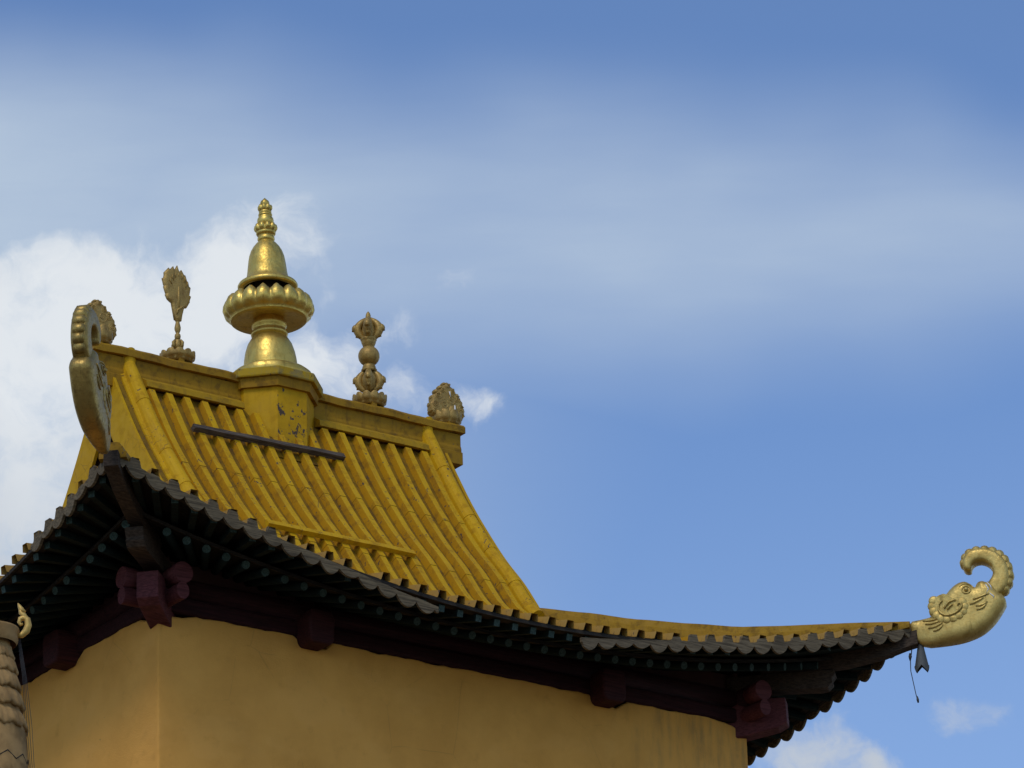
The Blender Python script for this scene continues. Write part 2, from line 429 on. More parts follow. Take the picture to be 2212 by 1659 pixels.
def slope(k):
    mb = MB()
    ytop = 3.72 if k in (0, 2) else 1.74
    ys = [-1.3+.0+i*(1.69+1.3)/16 for i in range(17)]
    if k in (0, 2): ys += [1.69+i*(ytop-1.69)/16 for i in range(1, 17)]
    rows = []; wear = []
    N = 44
    for y in ys:
        hw = HW[k]-y
        if k in (0, 2): hw = max(hw, XG) if y < 1.69 else XG
        row = []
        for j in range(N+1):
            s = -hw+2*hw*j/N
            yy = y if y > -1.25 else ye(k, s)
            row.append(TR(k, s, yy, zpan(k, s, y))); wear.append(max(0, min(1, (-.85-y)/.35)))
        rows.append(row)
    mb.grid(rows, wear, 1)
    # raised battens, in overlapping lengths
    nb = int((HW[k]+1.2)/PITCHB)
    for i in range(-nb, nb+1):
        s = i*PITCHB
        if k in (0, 2) and 2.0 < abs(s) < 2.3: continue
        y0 = ye(k, s)-.045
        lim = HW[k]-abs(s)-.10
        y1 = min(ytop, lim) if (k not in (0, 2) or abs(s) > 2.2) else ytop-.12
        if y1-y0 < .12: continue
        # segment breaks
        br = [y0]; y = y0+.55+random.random()*.25
        stag = random.uniform(-.025, .025)
        for q in ([.25, 1.2, 2.02, 2.84] if k in (0, 2) else [.25, 1.2]):
            if y0+.2 < q+stag < y1-.1: br.append(q+stag)
        br.append(y1)
        jit = random.uniform(-.004, .004)
        for a in range(len(br)-1):
            ya, yb = br[a], br[a+1]
            up = .0
            n = max(2, int((yb-ya)/.08)); rows = []; wr = []
            for q in range(n+1):
                y = ya+(yb-ya)*q/n
                tap = 1.0+(.06*max(0, 1-(yb-ya)*q/n/.16) if a else 0)
                zz = zpan(k, s, max(y, -1.34))
                dzdy = (zpan(k, s, y+.02)-zpan(k, s, y-.02))/.04
                L = sqrt(1+dzdy*dzdy); nx, nz = -dzdy/L, 1/L
                h = (.078+up)*tap
                prof = [(-.059*tap, -.004), (-.042*tap, h), (.042*tap, h), (.059*tap, -.004)]
                row = [TR(k, s+jit+u, y+nx*v, zz+nz*v) for u, v in prof]
                rows.append(row); wr += [max(0, min(1, (-1.0-y)/.25))]*4
            m0 = len(mb.f); mb.grid(rows, wr, 0)
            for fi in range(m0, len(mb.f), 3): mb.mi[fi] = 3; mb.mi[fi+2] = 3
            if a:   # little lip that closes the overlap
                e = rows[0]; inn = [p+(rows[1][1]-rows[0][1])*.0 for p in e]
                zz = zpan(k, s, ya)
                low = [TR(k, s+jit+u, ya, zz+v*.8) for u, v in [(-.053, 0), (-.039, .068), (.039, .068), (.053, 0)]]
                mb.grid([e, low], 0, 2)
            else:   # black plug a hand's breadth inside the open end, added to paint its shade
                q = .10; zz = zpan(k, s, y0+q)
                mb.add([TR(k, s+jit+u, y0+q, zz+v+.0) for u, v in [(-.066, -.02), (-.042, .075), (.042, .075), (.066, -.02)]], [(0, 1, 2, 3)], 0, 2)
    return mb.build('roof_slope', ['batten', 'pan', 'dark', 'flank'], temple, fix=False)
for k in range(4): slope(k)

def tube_ridge(path, nrm, prof):
    """prof: list of (across, up) swept along path with side vector nrm"""
    mb = MB(); rows = []
    for i, p in enumerate(path):
        a = path[max(i-1, 0)]; b = path[min(i+1, len(path)-1)]
        t = (b-a).normalized(); u = nrm.cross(t).normalized()
        if u.z < 0: u = -u
        rows.append([p+nrm*x+u*y for x, y in prof])
    mb.grid(rows)
    for r in (rows[0], rows[-1]): mb.add(r, [tuple(range(len(r)))])
    return mb, rows
# descending ridges over the gables (half-octagon rolls with overlapping joints)
for sx in (-1, 1):
    for sy in (0, 2):
        mb = MB()
        br = [1.56, 2.02, 2.50, 2.92, 3.45, 3.80]
        for a in range(5):
            n = 8; rows = []
            for q in range(n+1):
                y = br[a]+(br[a+1]-br[a])*q/n
                t = 1+.06*(1-q/n); zz = Pz(min(y, 3.8))
                d = (Pz(min(y, 3.78)+.02)-Pz(min(y, 3.78)-.02))/.04; L = sqrt(1+d*d); nx, nz = -d/L, 1/L
                pr = [(-.14, -.03), (-.14, .022), (-.1, .03)]+[(-.092*t*cos(w_), .035+.108*t*sin(w_)) for w_ in [pi*q_/8 for q_ in range(9)]]+[(.1, .03), (.14, .022), (.14, -.03)]
                rows.append([TR(sy, (1 if sy == 0 else -1)*sx*2.15+u, y+nx*v, zz+nz*v) for u, v in pr])
            if a == 4: rows.append([TR(sy, (1 if sy == 0 else -1)*sx*2.15+u, 3.78-.0-v*.75, 4.74+v*.75) for u, v in pr])
            mb.grid(rows)
            mb.add(rows[0], [tuple(range(15))]); mb.add(rows[-1], [tuple(range(15))])
        mb.build('descending_ridge', 'batten', temple)
# gable boards and gable walls
for sx in (-1, 1):
    for sy in (0, 2):
        mb = MB(); out = []; inn = []
        for i in range(25):
            y = 1.55+(D2-1.55)*i/24
            d = (Pz(y+.02)-Pz(y-.02))/.04; L = sqrt(1+d*d); nx, nz = -d/L, 1/L
            z = Pz(y)
            out.append((y+nx*.0, z+.012)); yy = y-nx*.40; zz = z-nz*.40
            if yy > D2: tq = (yy-D2); yy = D2; zz = zz-.0
            inn.append((yy, max(zz, 1.45)))
        s0 = (1 if sy == 0 else -1)*sx
        rows = [[TR(sy, s0*(XG+.01), *a), TR(sy, s0*(XG+.05), *a), TR(sy, s0*(XG+.05), *b), TR(sy, s0*(XG+.01), *b)] for a, b in zip(out, inn)]
        mb.grid(rows, close=True); mb.add(rows[0], [(0, 1, 2, 3)]); mb.add(rows[-1], [(0, 1, 2, 3)])
        mb.build('gable_board', 'board', temple)
    mb = MB(); pts = []
    for i in range(21): y = 1.6+(D2-1.6)*i/20; pts.append((y, Pz(y)-.05))
    poly = pts+[(2*D2-y, z) for y, z in pts[-2::-1]]
    mb.prism(poly, 2.12, 2.2, lambda u, v, w: Vector((sx*w, u, v)))
    mb.build('gable_wall', 'gablewall', temple)

# main ridge: body, cap and mouldings
XR = 2.64
ridge = MB()
prof = [(-.19, 4.30), (-.19, 4.46), (-.165, 4.475), (-.165, 4.52), (-.15, 4.56), (-.15, 4.715), (.15, 4.715), (.15, 4.56), (.165, 4.52), (.165, 4.475), (.19, 4.46), (.19, 4.30)]
rows = [[Vector((x, D2+u, v)) for u, v in prof] for x in [-XR+i*2*XR/30 for i in range(31)]]
ridge.grid(rows, close=True); ridge.add(rows[0], [tuple(range(12))]); ridge.add(rows[-1], [tuple(range(12))])
ridge_o = ridge.build('main_ridge', 'ridge', temple)
cap = MB(); XC = XR+.04
prof = [(-.205, 4.72), (-.205, 4.80), (-.17, 4.835), (.17, 4.835), (.205, 4.80), (.205, 4.72)]
xs = [-XC+i*2*XC/40 for i in range(41)]
rows = [[Vector((x, D2+u, v+.006*sin(x*5.1)+.004*sin(x*13))) for u, v in prof] for x in xs]
cap.grid(rows, close=True); cap.add(rows[0], [tuple(range(6))]); cap.add(rows[-1], [tuple(range(6))])
cap.build('ridge_cap', 'ridge', ridge_o)
for x0, x1 in ((-2.03, -.66), (.42, 2.03)):
    for sg in (-1, 1):
        t = MB(); pr = [(.18, 4.475), (.21, 4.475), (.335, 4.395), (.35, 4.32), (.32, 4.312), (.18, 4.35)]
        rows = [[Vector((x, D2+sg*u, v)) for u, v in pr] for x in (x0, (x0+x1)/2, x1)]
        t.grid(rows, close=True); t.add(rows[0], [tuple(range(6))]); t.add(rows[-1], [tuple(range(6))])
        t.build('ridge_moulding', 'moulding', ridge_o)

# hip ridges running out to the corners
HIPS = [(2.28, 1.74), (2.68, 1.63), (3.14, 1.485), (3.6, 1.375), (4.0, 1.285), (4.42, 1.25), (4.86, 1.225), (5.4, 1.18)]
def hipz(x):
    for (a, za), (b, zb) in zip(HIPS, HIPS[1:]):
        if x <= b: t = (x-a)/(b-a); t = t*t*(3-2*t)*.3+t*.7; return za+(zb-za)*t
    return HIPS[-1][1]
CORN = [(-1, 0), (1, 0), (-1, 1), (1, 1)]
def cpt(sx, by, s, n, z):
    """corner frame: s out along the diagonal from the wall corner, n across"""
    x = 4+s/sqrt(2)+n/sqrt(2); y = -s/sqrt(2)+n/sqrt(2)
    return Vector((sx*x, y if by == 0 else 2*D2-y, z))
LIFT = {(-1, 0): .07}
for sx, by in CORN:
    mb = MB(); rows = []
    for i in range(33):
        x = 2.24+(5.40-2.24)*i/32; s = (x-4)*sqrt(2); zt = hipz(x)+LIFT.get((sx, by), 0)*max(0, (x-3.4)/2); 
        zb = zpan(0, x, 4-x)-.04
        h = zt-zb
        pr = [(-.15, zb), (-.15, zb+.35*h), (-.125, zb+.38*h), (-.11, zb+.42*h), (-.105, zb+.72*h), (-.09, zb+.75*h), (-.075, zt-.012), (-.04, zt), (.04, zt), (.075, zt-.012), (.09, zb+.75*h), (.105, zb+.72*h), (.11, zb+.42*h), (.125, zb+.38*h), (.15, zb+.35*h), (.15, zb)]
        rows.append([cpt(sx, by, s, n, z) for n, z in pr])
    mb.grid(rows, close=True); mb.add(rows[0], [tuple(range(16))]); mb.add(rows[-1], [tuple(range(16))])
    mb.build('hip_ridge', 'ridge', temple)

# pedestal under the spire
PX, PY = -.085, D2
def octo(r, z, n=8, c=(PX, PY), off=pi/8): return [Vector((c[0]+r*cos(off+2*pi*i/n), c[1]+r*sin(off+2*pi*i/n), z)) for i in range(n)]
pd = MB(); rb = .505/cos(pi/8)
rows = [octo(rb, 3.55), octo(rb, 4.70)]
pd.grid(rows, close=True)
fl_ = [octo(rb*1.14, 3.97-.14), octo(rb*1.02, 3.99)]
pd.mi[:] = [1 if abs(sum((pd.v[i] for i in f), Vector())[0]/4-PX) < .05 and sum((pd.v[i] for i in f), Vector())[1]/4 < PY else 0 for f in pd.f]
pd_o = pd.build('spire_pedestal', ['board', 'pedestal'], temple)
mo = MB(); rows = [octo(rb, 4.63), octo(rb*1.09, 4.63), octo(rb*1.12, 4.745), octo(rb*1.0, 4.745)]
mo.grid(rows, close=True); mo.build('pedestal_moulding', 'ridge', pd_o)
cp = MB(); rows = [octo(rb*.9, 4.75), octo(rb*1.20, 4.75), octo(rb*1.215, 4.765), octo(rb*1.215, 4.85), octo(rb*1.19, 4.862), octo(rb*.6, 4.88)]
cp.grid(rows, close=True); cp.add(rows[-1], [tuple(range(8))])
cp.build('pedestal_cap', 'capyellow', pd_o)
for sg in (-1, 1):   # flashing apron where the pedestal meets the slope
    ap = MB()
    pts = [(-.30, 3.30), (.30, 3.30), (.30, 3.10), (-.42, 3.10)]
    rows = [[Vector((PX+x, D2+sg*(D2-y), Pz(y)+.03)) for x in (-.36, 0, .36)] for y in (3.42, 3.32, 3.22)]
    ap.grid(rows)
    ap.build('flashing', 'pan', pd_o, fix=False)

# ------------------------------------------------------------------ eaves
def eave_plank(k):
    mb = MB(); rows = []
    for i in range(61):
        s = -(HW[k]+1.36)+2*(HW[k]+1.36)*i/60; y = ye(k, s); z = ze(k, s)
        rows.append([TR(k, s, y-.012, z-.008), TR(k, s, y-.012, z-.05), TR(k, s, y+.13, z-.04), TR(k, s, y+.13, z-.002)])
    mb.grid(rows, close=True); mb.build('eave_plank', 'darkwood', temple)
    # soffit boards above the flying rafters, and above the round rafters
    mb = MB(); rows = []
    for j in range(5):
        t = j/4; row = []
        for i in range(61):
            s = -(HW[k]+1.3)+2*(HW[k]+1.3)*i/60; y = ye(k, s)+.03+t*(-.45-ye(k, s)); s2 = s*(1-.135*t)
            row.append(TR(k, s2, y, min(ze(k, s)-.05+.24*t, zpan(k, s2, y)-.025)))
        rows.append(row)
    mb.grid(rows)
    rows = []
    for j in range(4):
        t = j/3; row = []
        for i in range(61):
            s = -(HW[k]+.75)+2*(HW[k]+.75)*i/60; a, b = rafter(k, s)
            row.append(TR(k, *(Vector(a)+(Vector(b)-Vector(a))*t+Vector((0, 0, .052)))))
        rows.append(row)
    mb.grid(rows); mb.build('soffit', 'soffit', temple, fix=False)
    mb = MB(); rows = []
    for i in range(61):
        s = -(HW[k]+.70)+2*(HW[k]+.70)*i/60; z = zr(k, s)
        rows.append([TR(k, s, -.80, z+.045), TR(k, s, -.80, z+.085), TR(k, s, -.68, z+.12), TR(k, s, -.68, z+.075)])
    mb.grid(rows, close=True); mb.build('rafter_plank', 'darkwood', temple)
def zr(k, s): return (.27+fl(k, s))*.85-.045
def inner(k, s):
    a = abs(s); h = HW[k]
    v = a if a < 2.7 else 2.7+(a-2.7)*(h-.1-2.7)/(h+1.4-2.7)
    return math.copysign(v, s)
def rafter(k, s):
    return (s, -.76, zr(k, s)), (inner(k, s), .35, .63+.30*fl(k, s))
for k in range(4): eave_plank(k)
for k in (0, 1, 3):
    n = int((HW[k]+.62)/PITCHB)
    for i in range(-n, n+1):
        s = i*PITCHB+.06
        if k == 3 and s > .6: continue
        if k == 1 and s < -.9: continue
        a, b = rafter(k, s); a = TR(k, *a); b = TR(k, *b)
        mb = MB(); mb.tube([a+(a-b).normalized()*.02, b], .047, 12, mi=0, capmi=1)
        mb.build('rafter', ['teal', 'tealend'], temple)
    n = int((HW[k]+1.15)/PITCHB)
    for i in range(-n, n+1):
        s = i*PITCHB+.06
        if k == 3 and s > .6: continue
        if k == 1 and s < -.9: continue
        y0 = ye(k, s)+.05; t = (inner(k, s)-s)
        a = TR(k, s, y0, ze(k, s)-.092); b = TR(k, s+t*.5, -.45, min(ze(k, s)+.12, zpan(k, s+t*.5, -.45)-.075))
        mb = MB(); mb.bar(a, b, .075, .075)
        for fi in (0,): mb.mi[fi] = 1
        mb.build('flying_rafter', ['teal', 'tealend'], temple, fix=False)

# carved drip boards hung along the eave edge
def drip_board(k, s0, s1, drop, tabs, name='drip_board', label=None, tilt=0.0, mat='greywood'):
    rq = random.Random(int(s0*100)+k); dep = {i: rq.choice((1, 1, .9, .95, 1.05, .8, 1, .55)) for i in range(-40, 41)}; sh = {i: rq.uniform(-.012, .012) for i in range(-40, 41)}
    mb = MB(); N = int((s1-s0)/PITCHB*24); rows = []
    for i in range(N+1):
        s = s0+(s1-s0)*i/N
        u = ((s/PITCHB+.5) % 1.0)*2-1           # -1..1 inside one lobe
        v = ((s/PITCHB+.0+.5) % 1.0)-.5
        lobe = (1-abs(u)**2.6)*.082+.016*(1-abs(u))
        lobe *= dep[round(s/PITCHB)]; d = drop(s)+sh[round(s/PITCHB)]*.5
        zt = ze(k, s)-.012-d
        tab = 0
        av = abs(((s/PITCHB+.5) % 1.0)-.5)*PITCHB
        tb = tabs(round(s/PITCHB))
        if tb: tab = max(0, min(1, (.066-av)/.016))*tb
        end = min(1, (s-s0)/.03, (s1-s)/.03)
        top_ = zt+tab; bot_ = zt-.046-lobe*max(.4, end)
        y = ye(k, s)-.02-d*.25
        wob = .004*sin(s*9)
        rows.append([TR(k, s, y+wob, top_), TR(k, s, y-.032+wob, top_-.002), TR(k, s, y-.032-tilt*.1+wob, bot_), TR(k, s, y-tilt*.1+wob, bot_)])
    mb.grid(rows, close=True); mb.add(rows[0], [(0, 1, 2, 3)]); mb.add(rows[-1], [(0, 1, 2, 3)])
    o = mb.build(name, mat, temple)
    if label: o['label'] = label
    return o
rt = random.Random(3)
tabsL = {i: (.075 if rt.random() < .75 else .02) for i in range(-30, 31)}
drip_board(0, -5.34, -1.30, lambda s: max(0, (s+2.9)/1.6)**1.5*.13+max(0, (s+4.2))*.004, lambda i: tabsL[i] if i < -13 else 0, label='weathered board sagging loose from the eave edge', mat='darkboard')
drip_board(0, .62, 5.36, lambda s: max(0, (2.2-s)/1.6)**1.5*.11, lambda i: (.085 if i in (9, 10, 11, 12, 14, 16, 17, 19, 20) else (.045 if i in (8, 13, 15, 18) else 0)))
drip_board(1, -3.4, 2.9, lambda s: .0, lambda i: 0) if False else None
drip_board(1, 3.55, 5.2, lambda s: 0, lambda i: tabsL[i] if i > 12 else .02, mat='darkboard')
drip_board(3, -5.2, .6, lambda s: 0, lambda i: .05)

# corner beams under the hips
for sx, by in CORN:
    lf = LIFT.get((sx, by), 0)
    mb = MB()
    poly = [(2.06, 1.06), (2.06, .885), (1.92, .85), (1.66, .765), (1.23, .69), (.9, .66), (.2, .66), (.2, .80), (.9, .84), (1.4, .90), (1.8, 1.0)]
    mb.prism([(a, z+lf*max(0, a)/2) for a, z in poly], -.08, .08, lambda u, v, w: cpt(sx, by, u, w, v))
    b_o = mb.build('corner_beam', 'beamwood', temple, bevel=.008)
    mb = MB()
    poly = [(1.07, .64), (1.08, .60), (1.03, .54), (1.045, .50), (.985, .44), (.92, .425), (.55, .44), (-.2, .46), (-.2, .655), (.9, .655)]
    mb.prism(poly, -.10, .10, lambda u, v, w: cpt(sx, by, u, w, v))
    mb.build('lower_beam', 'beamwood', b_o, bevel=.008)

# ------------------------------------------------------------------ walls and red beams
wl = MB()
rw = random.Random(5)
def wobble(s): return .008*sin(s*2.1)+.008*sin(s*7.7+1)+.007*sin(s*17.3)+.004*sin(s*41)
for k in range(4):
    h = HW[k]; N = 90; top_ = []; bot_ = []
    for i in range(N+1):
        s = -h+.05+(2*h-.1)*i/N
        z = .09+wobble(s+k)
        for c in (-2, 2):
            if abs(s-c) < .24: z -= .085*min(1, (1-abs(s-c)/.24)*3)
        e = min(s+h, h-s)
        if e < .5: z -= .075*(1-e/.5)
        top_.append((s, z))
    r3 = .006
    rows = [[TR(k, s, .12, z) for s, z in top_], [TR(k, s, .02, z) for s, z in top_], [TR(k, s, 0, z-.025) for s, z in top_], [TR(k, s, r3*sin(s*2.2+k)*min(1, 3*(h-.05-abs(s))), -.9) for s, z in top_], [TR(k, s, r3*sin(s*1.7+k)*min(1, 3*(h-.05-abs(s))), -2.2) for s, z in top_], [TR(k, s, 0, GZ) for s, z in top_]]
    wl.grid(rows, smooth=True)
for i, (sx, by) in enumerate(CORN):   # rounded arrises
    c = Vector((sx*4, 0 if by == 0 else 2*D2, 0)); inn = Vector((-sx, 1 if by == 0 else -1, 0))
    rows = []
    for z in (-.01, -.035, -.5, -.95, -1.4, -2.2, GZ):
        j = 0
        ring = []
        for q in range(6):
            a = q/5*pi/2
            ring.append(c+Vector((inn.x*(.05-.05*sin(a)**.35), inn.y*(.05-.05*cos(a)**.35 if a < pi/2-.001 else .05), z)))
        if z == -.01: ring = [p+inn*.04 for p in ring]
        rows.append(ring)
    wl.grid(rows, smooth=True)
wl.build('wall', 'plaster', temple, fix=False)
for k in range(4):
    h = HW[k]
    mb = MB()   # upper round purlin with projecting ends
    mb.tube([TR(k, -h-.42, .06, .385), TR(k, h+.42, .06, .385)], .116, 20); 
    for q_, s_ in ((-1, -1), (1, 1)): mb.tube([TR(k, s_*(h+.18), .06, .385), TR(k, s_*(h+.425), .06, .385)], .119, 20, mi=1)
    p1 = mb.build('purlin', ['redbeam', 'redwood'], temple)
    mb = MB(); ring = [(cos(2*pi*i/20)*.078, sin(2*pi*i/20)*.098) for i in range(20)]
    sq = [(max(-.066, min(.066, a*1.1)), max(-.09, min(.09, b*1.1))) for a, b in ring]
    for x0, x1, pr in ((-h-.43, -h+.1, ring), (-h+.1, h-.1, sq), (h-.1, h+.43, ring)):
        rows = [[TR(k, x, .05+a, .175+b) for a, b in pr] for x in (x0, x1)]
        mb.grid(rows, close=True, smooth=True, mi=0 if pr is sq else 1)
        for r in rows: mb.add(r, [tuple(range(20))], mi=1)
    mb.build('lower_beam', ['redbeam', 'redwood'], temple, fix=False)
    mb = MB(); mb.prism([(0.14, .26), (.14, .7), (.10, .7), (.10, .26)], -h, h, lambda u, v, w: TR(k, w, u, v)); mb.build('frieze_board', 'gablewall', temple)
    for c in (-2.07, 1.9) if k == 0 else (-2.0, 2.0):
        mb = MB(); poly = [(-.12, -.045), (.12, -.045), (.16, .01), (.17, .25), (.14, .34), (-.14, .34), (-.17, .25), (-.16, .01)]
        mb.prism(poly, -.27, .1, lambda u, v, w: TR(k, c+u, w, v))
        mb.build('bracket_block', 'redblock', temple, bevel=.03, seg=3)
for sx, by in CORN:
    mb = MB(); mb.prism([(-.25, .02), (-.25, .36), (.48, .35), (.49, .05), (.38, -.01), (-.1, -.10), (-.2, -.08)], -.12, .12, lambda u, v, w: cpt(sx, by, u, w, v))
    mb.build('corner_block', 'redwood', temple, bevel=.012)

# ------------------------------------------------------------------ planks lying on the roof
def slope_plank(name, mat, a, b, w, t, label, cat):
    a, b = Vector(a), Vector(b); m = (a+b)/2
    o = thing(name, label, cat, m)
    return o, m
def plank(name, mat, a, b, w, t, lean, label, cat):
    a, b = Vector(a), Vector(b); m = (a+b)/2
    mb = MB(); N = 14; rows = []; d = (b-a)
    up = Vector((0, sin(lean), cos(lean))); fr = Vector((0, -cos(lean), sin(lean)))
    rp = random.Random(9)
    for i in range(N+1):
        p = a+d*i/N-m+up*.004*sin(i*1.3)
        q = rp.uniform(-.003, .003)
        rows.append([p-up*w/2+fr*0, p-up*(w/2+q)+fr*t, p+up*(w/2+q)+fr*t, p+up*w/2])
    mb.grid(rows, close=True); mb.add(rows[0], [(0, 1, 2, 3)]); mb.add(rows[-1], [(0, 1, 2, 3)])
    o = mb.build(name, mat); o.location = m
    return tag(o, label, cat, 'planks lying across the roof battens')
plank('wooden_plank', 'plankwood', (-1.60, 3.215, 3.74), (.56, 3.262, 3.812), .075, .07, R(35), 'bare grey brown wooden plank lying across the battens below the spire pedestal', 'plank')
plank('wooden_plank', 'batten', (-1.33, 2.03, 2.205), (.74, 2.062, 2.225), .085, .06, R(40), 'yellow painted plank lying across the battens low on the roof above the eave', 'plank')

# ------------------------------------------------------------------ golden spire
TILT = R(1.4)
spire = thing('golden_spire', 'tall golden stupa shaped spire with bell and lotus on the ridge pedestal', 'spire', (-.06, D2, 4.87))
spire.rotation_euler = (0, -TILT, -.35)
Z0 = 4.87
def ring(pr): return [(r, z-Z0) for r, z in pr]
mb = MB(); mb.lathe(ring([(.30, 4.86), (.49, 4.865), (.505, 4.88), (.50, 4.985), (.47, 5.01), (.33, 5.02)]), 64, mod=lambda i, a, r, z: (r*(1+.008*sin(a*5)+.006*sin(a*11)), z+(.008*sin(a*3+1) if r > .4 else 0)))
mb.build('base_flange', 'gold', spire)
mb = MB(); mb.lathe(ring([(.335, 4.99), (.332, 5.1), (.322, 5.2), (.306, 5.29), (.275, 5.39), (.235, 5.46), (.19, 5.51), (.15, 5.53)]), 64); mb.build('dome', 'gold', spire)
mb = MB(); mb.lathe(ring([(.16, 5.49), (.195, 5.50), (.222, 5.515), (.228, 5.535), (.215, 5.56), (.20, 5.58), (.20, 5.61), (.215, 5.63), (.218, 5.66), (.205, 5.68), (.19, 5.70), (.185, 5.745)]), 64); mb.build('neck_ring', 'gold', spire)
NP = 18
def petal(a, n, ph=0, ex=2.2):
    x = ((a*n/(2*pi)+ph) % 1.0)*2-1
    return 1-abs(x)**ex
lot = ring([(.18, 5.735), (.40, 5.715), (.462, 5.712), (.474, 5.722), (.470, 5.735), (.505, 5.76), (.545, 5.80), (.562, 5.85), (.555, 5.91), (.525, 5.965), (.478, 5.985), (.435, 5.997), (.36, 5.97), (.2, 5.96)])
def lm(i, a, r, z):
    p = petal(a, NP, 0, 4.0); p2 = petal(a, NP, 0, 1.5)
    if i < 5: return r, z
    k = min(1, (i-4)/3) if i < 11 else max(0, 1-(i-11)*.6)
    rr_ = r*(1-.055*k*(1-p))
    zz = z+(.085*(p2-.5) if i in (10, 11) else (.03*(p2-.5) if i == 9 else 0)); rr_ += .012*k*(p2-.6)
    return rr_, zz
mb = MB(); mb.lathe(lot, NP*12, mod=lm); mb.build('lotus', 'gold', spire)
mb = MB(); mb.lathe(ring([(.20, 5.97), (.17, 6.1), (.15, 6.3)]), 32); mb.build('inner_stem', 'dark', spire)  # stem coloured black for the shaded gap below the bell
bell = ring([(.30, 6.145), (.345, 6.14), (.368, 6.15), (.372, 6.18), (.358, 6.205), (.30, 6.245), (.272, 6.27), (.255, 6.31), (.246, 6.37), (.237, 6.45), (.228, 6.52), (.217, 6.58), (.195, 6.645), (.165, 6.70), (.13, 6.745), (.10, 6.775), (.09, 6.79)])
mb = MB(); mb.lathe(bell, 64); bl_ = mb.build('bell', 'gold', spire); mb = MB(); mb.lathe(ring([(.345, 6.146), (.30, 6.16), (.25, 6.25), (.2, 6.4), (.0, 6.45)]), 48); mb.build('bell_inside', 'dark', bl_)  # bell interior blackened, its shade put into the colour
mb = MB(); mb.lathe(ring([(.085, 6.775), (.098, 6.785), (.108, 6.81), (.104, 6.835), (.092, 6.85), (.092, 6.862), (.112, 6.868), (.122, 6.885), (.12, 6.905)]), 40); mb.build('collar', 'gold', spire)
pr = ring([(.105, 6.895), (.118, 6.91), (.142, 6.935), (.148, 6.96), (.138, 6.985), (.115, 7.0), (.09, 6.99)])
mb = MB(); mb.lathe(pr, 120, mod=lambda i, a, r, z: (r*(1-(.16 if 1 < i < 6 else 0)*(1-petal(a, 10))), z+(.03*(petal(a, 10)-.5) if i in (4, 5) else 0))); mb.build('petal_crown', 'gold', spire)
mb = MB(); mb.lathe(ring([(.06, 6.98), (.085, 7.0), (.1, 7.035), (.103, 7.06), (.098, 7.09), (.078, 7.12), (.078, 7.125), (.086, 7.132), (.086, 7.148), (.07, 7.155), (.07, 7.16), (.078, 7.17), (.078, 7.185), (.068, 7.195)]), 40); mb.build('finial_ball', 'gold', spire)
pr = ring([(.062, 7.185), (.08, 7.20), (.092, 7.222), (.092, 7.245), (.08, 7.265), (.06, 7.27), (.05, 7.265)])
mb = MB(); mb.lathe(pr, 96, mod=lambda i, a, r, z: (r*(1-(.16 if 0 < i < 5 else 0)*(1-petal(a, 8))), z+(.02*(petal(a, 8)-.5) if i in (3, 4) else 0))); mb.build('petal_crown', 'gold', spire)
mb = MB(); mb.lathe(ring([(.045, 7.26), (.056, 7.285), (.058, 7.305), (.048, 7.33), (.025, 7.352), (.004, 7.375)]), 32); mb.build('finial_bud', 'gold', spire)

# ------------------------------------------------------------------ small ridge finials
def lotus_cup(par, r, h, n=12, z0=0):
    mb = MB()
    pr = [(r*.6, z0), (r*.80, z0), (r*.82, z0+.03), (r*.86, z0+.035), (r*.96, z0+.055), (r*.985, z0+.6*h), (r, z0+h*.92), (r*.985, z0+h), (r*.93, z0+h*1.02), (r*.86, z0+h*.9), (.01, z0+h*.85)]
    def m(i, a, rr_, z):
        p = petal(a, n)
        return rr_*(1-(.055 if 3 <= i <= 8 else 0)*(1-p)), z+((p-.6)*.035 if i in (6, 7, 8) else 0)
    mb.lathe(pr, n*10, mod=m); mb.build('lotus_cup', 'goldpaint', par)
    for q in range(4):
        mb = MB()
        a = pi/4+q*pi/2+.5; mb.box((r*.62*cos(a), r*.62*sin(a), z0-.025), (.07, .07, .07))
        mb.build('foot', 'ridge', par)
RZ = 4.835
def prongs(mb, z0, h, rad, n=4, dirn=1, ph=.6):
    for q in range(n):
        a = ph+2*pi*q/n; c, s_ = cos(a), sin(a)
        pts = []; rs = []
        for i in range(11):
            t = i/10; r = rad*(.30+.70*sin(pi*min(1, t*1.02))**.8) if t < 1 else rad*.2
            pts.append((r*c, r*s_, z0+dirn*h*t)); rs.append(.03+.024*sin(pi*t))
        mb.tube(pts, rs, 8)
        for tt, rr_, sz_ in ((.25, 1.12, .040), (.55, 1.22, .046), (.78, 1.0, .036)):
            r = rad*rr_*(.30+.70*sin(pi*tt)**.8)
            mb.ellipsoid((r*c, r*s_, z0+dirn*h*tt), (sz_, sz_, sz_*1.15), 10, 6)
            mb.tube([(r*c*.9, r*s_*.9, z0+dirn*h*(tt-.08)), (r*c*1.18, r*s_*1.18, z0+dirn*h*(tt-.02)), (r*c*1.22, r*s_*1.22, z0+dirn*h*(tt-.14))], [.03, .026, .01], 7)
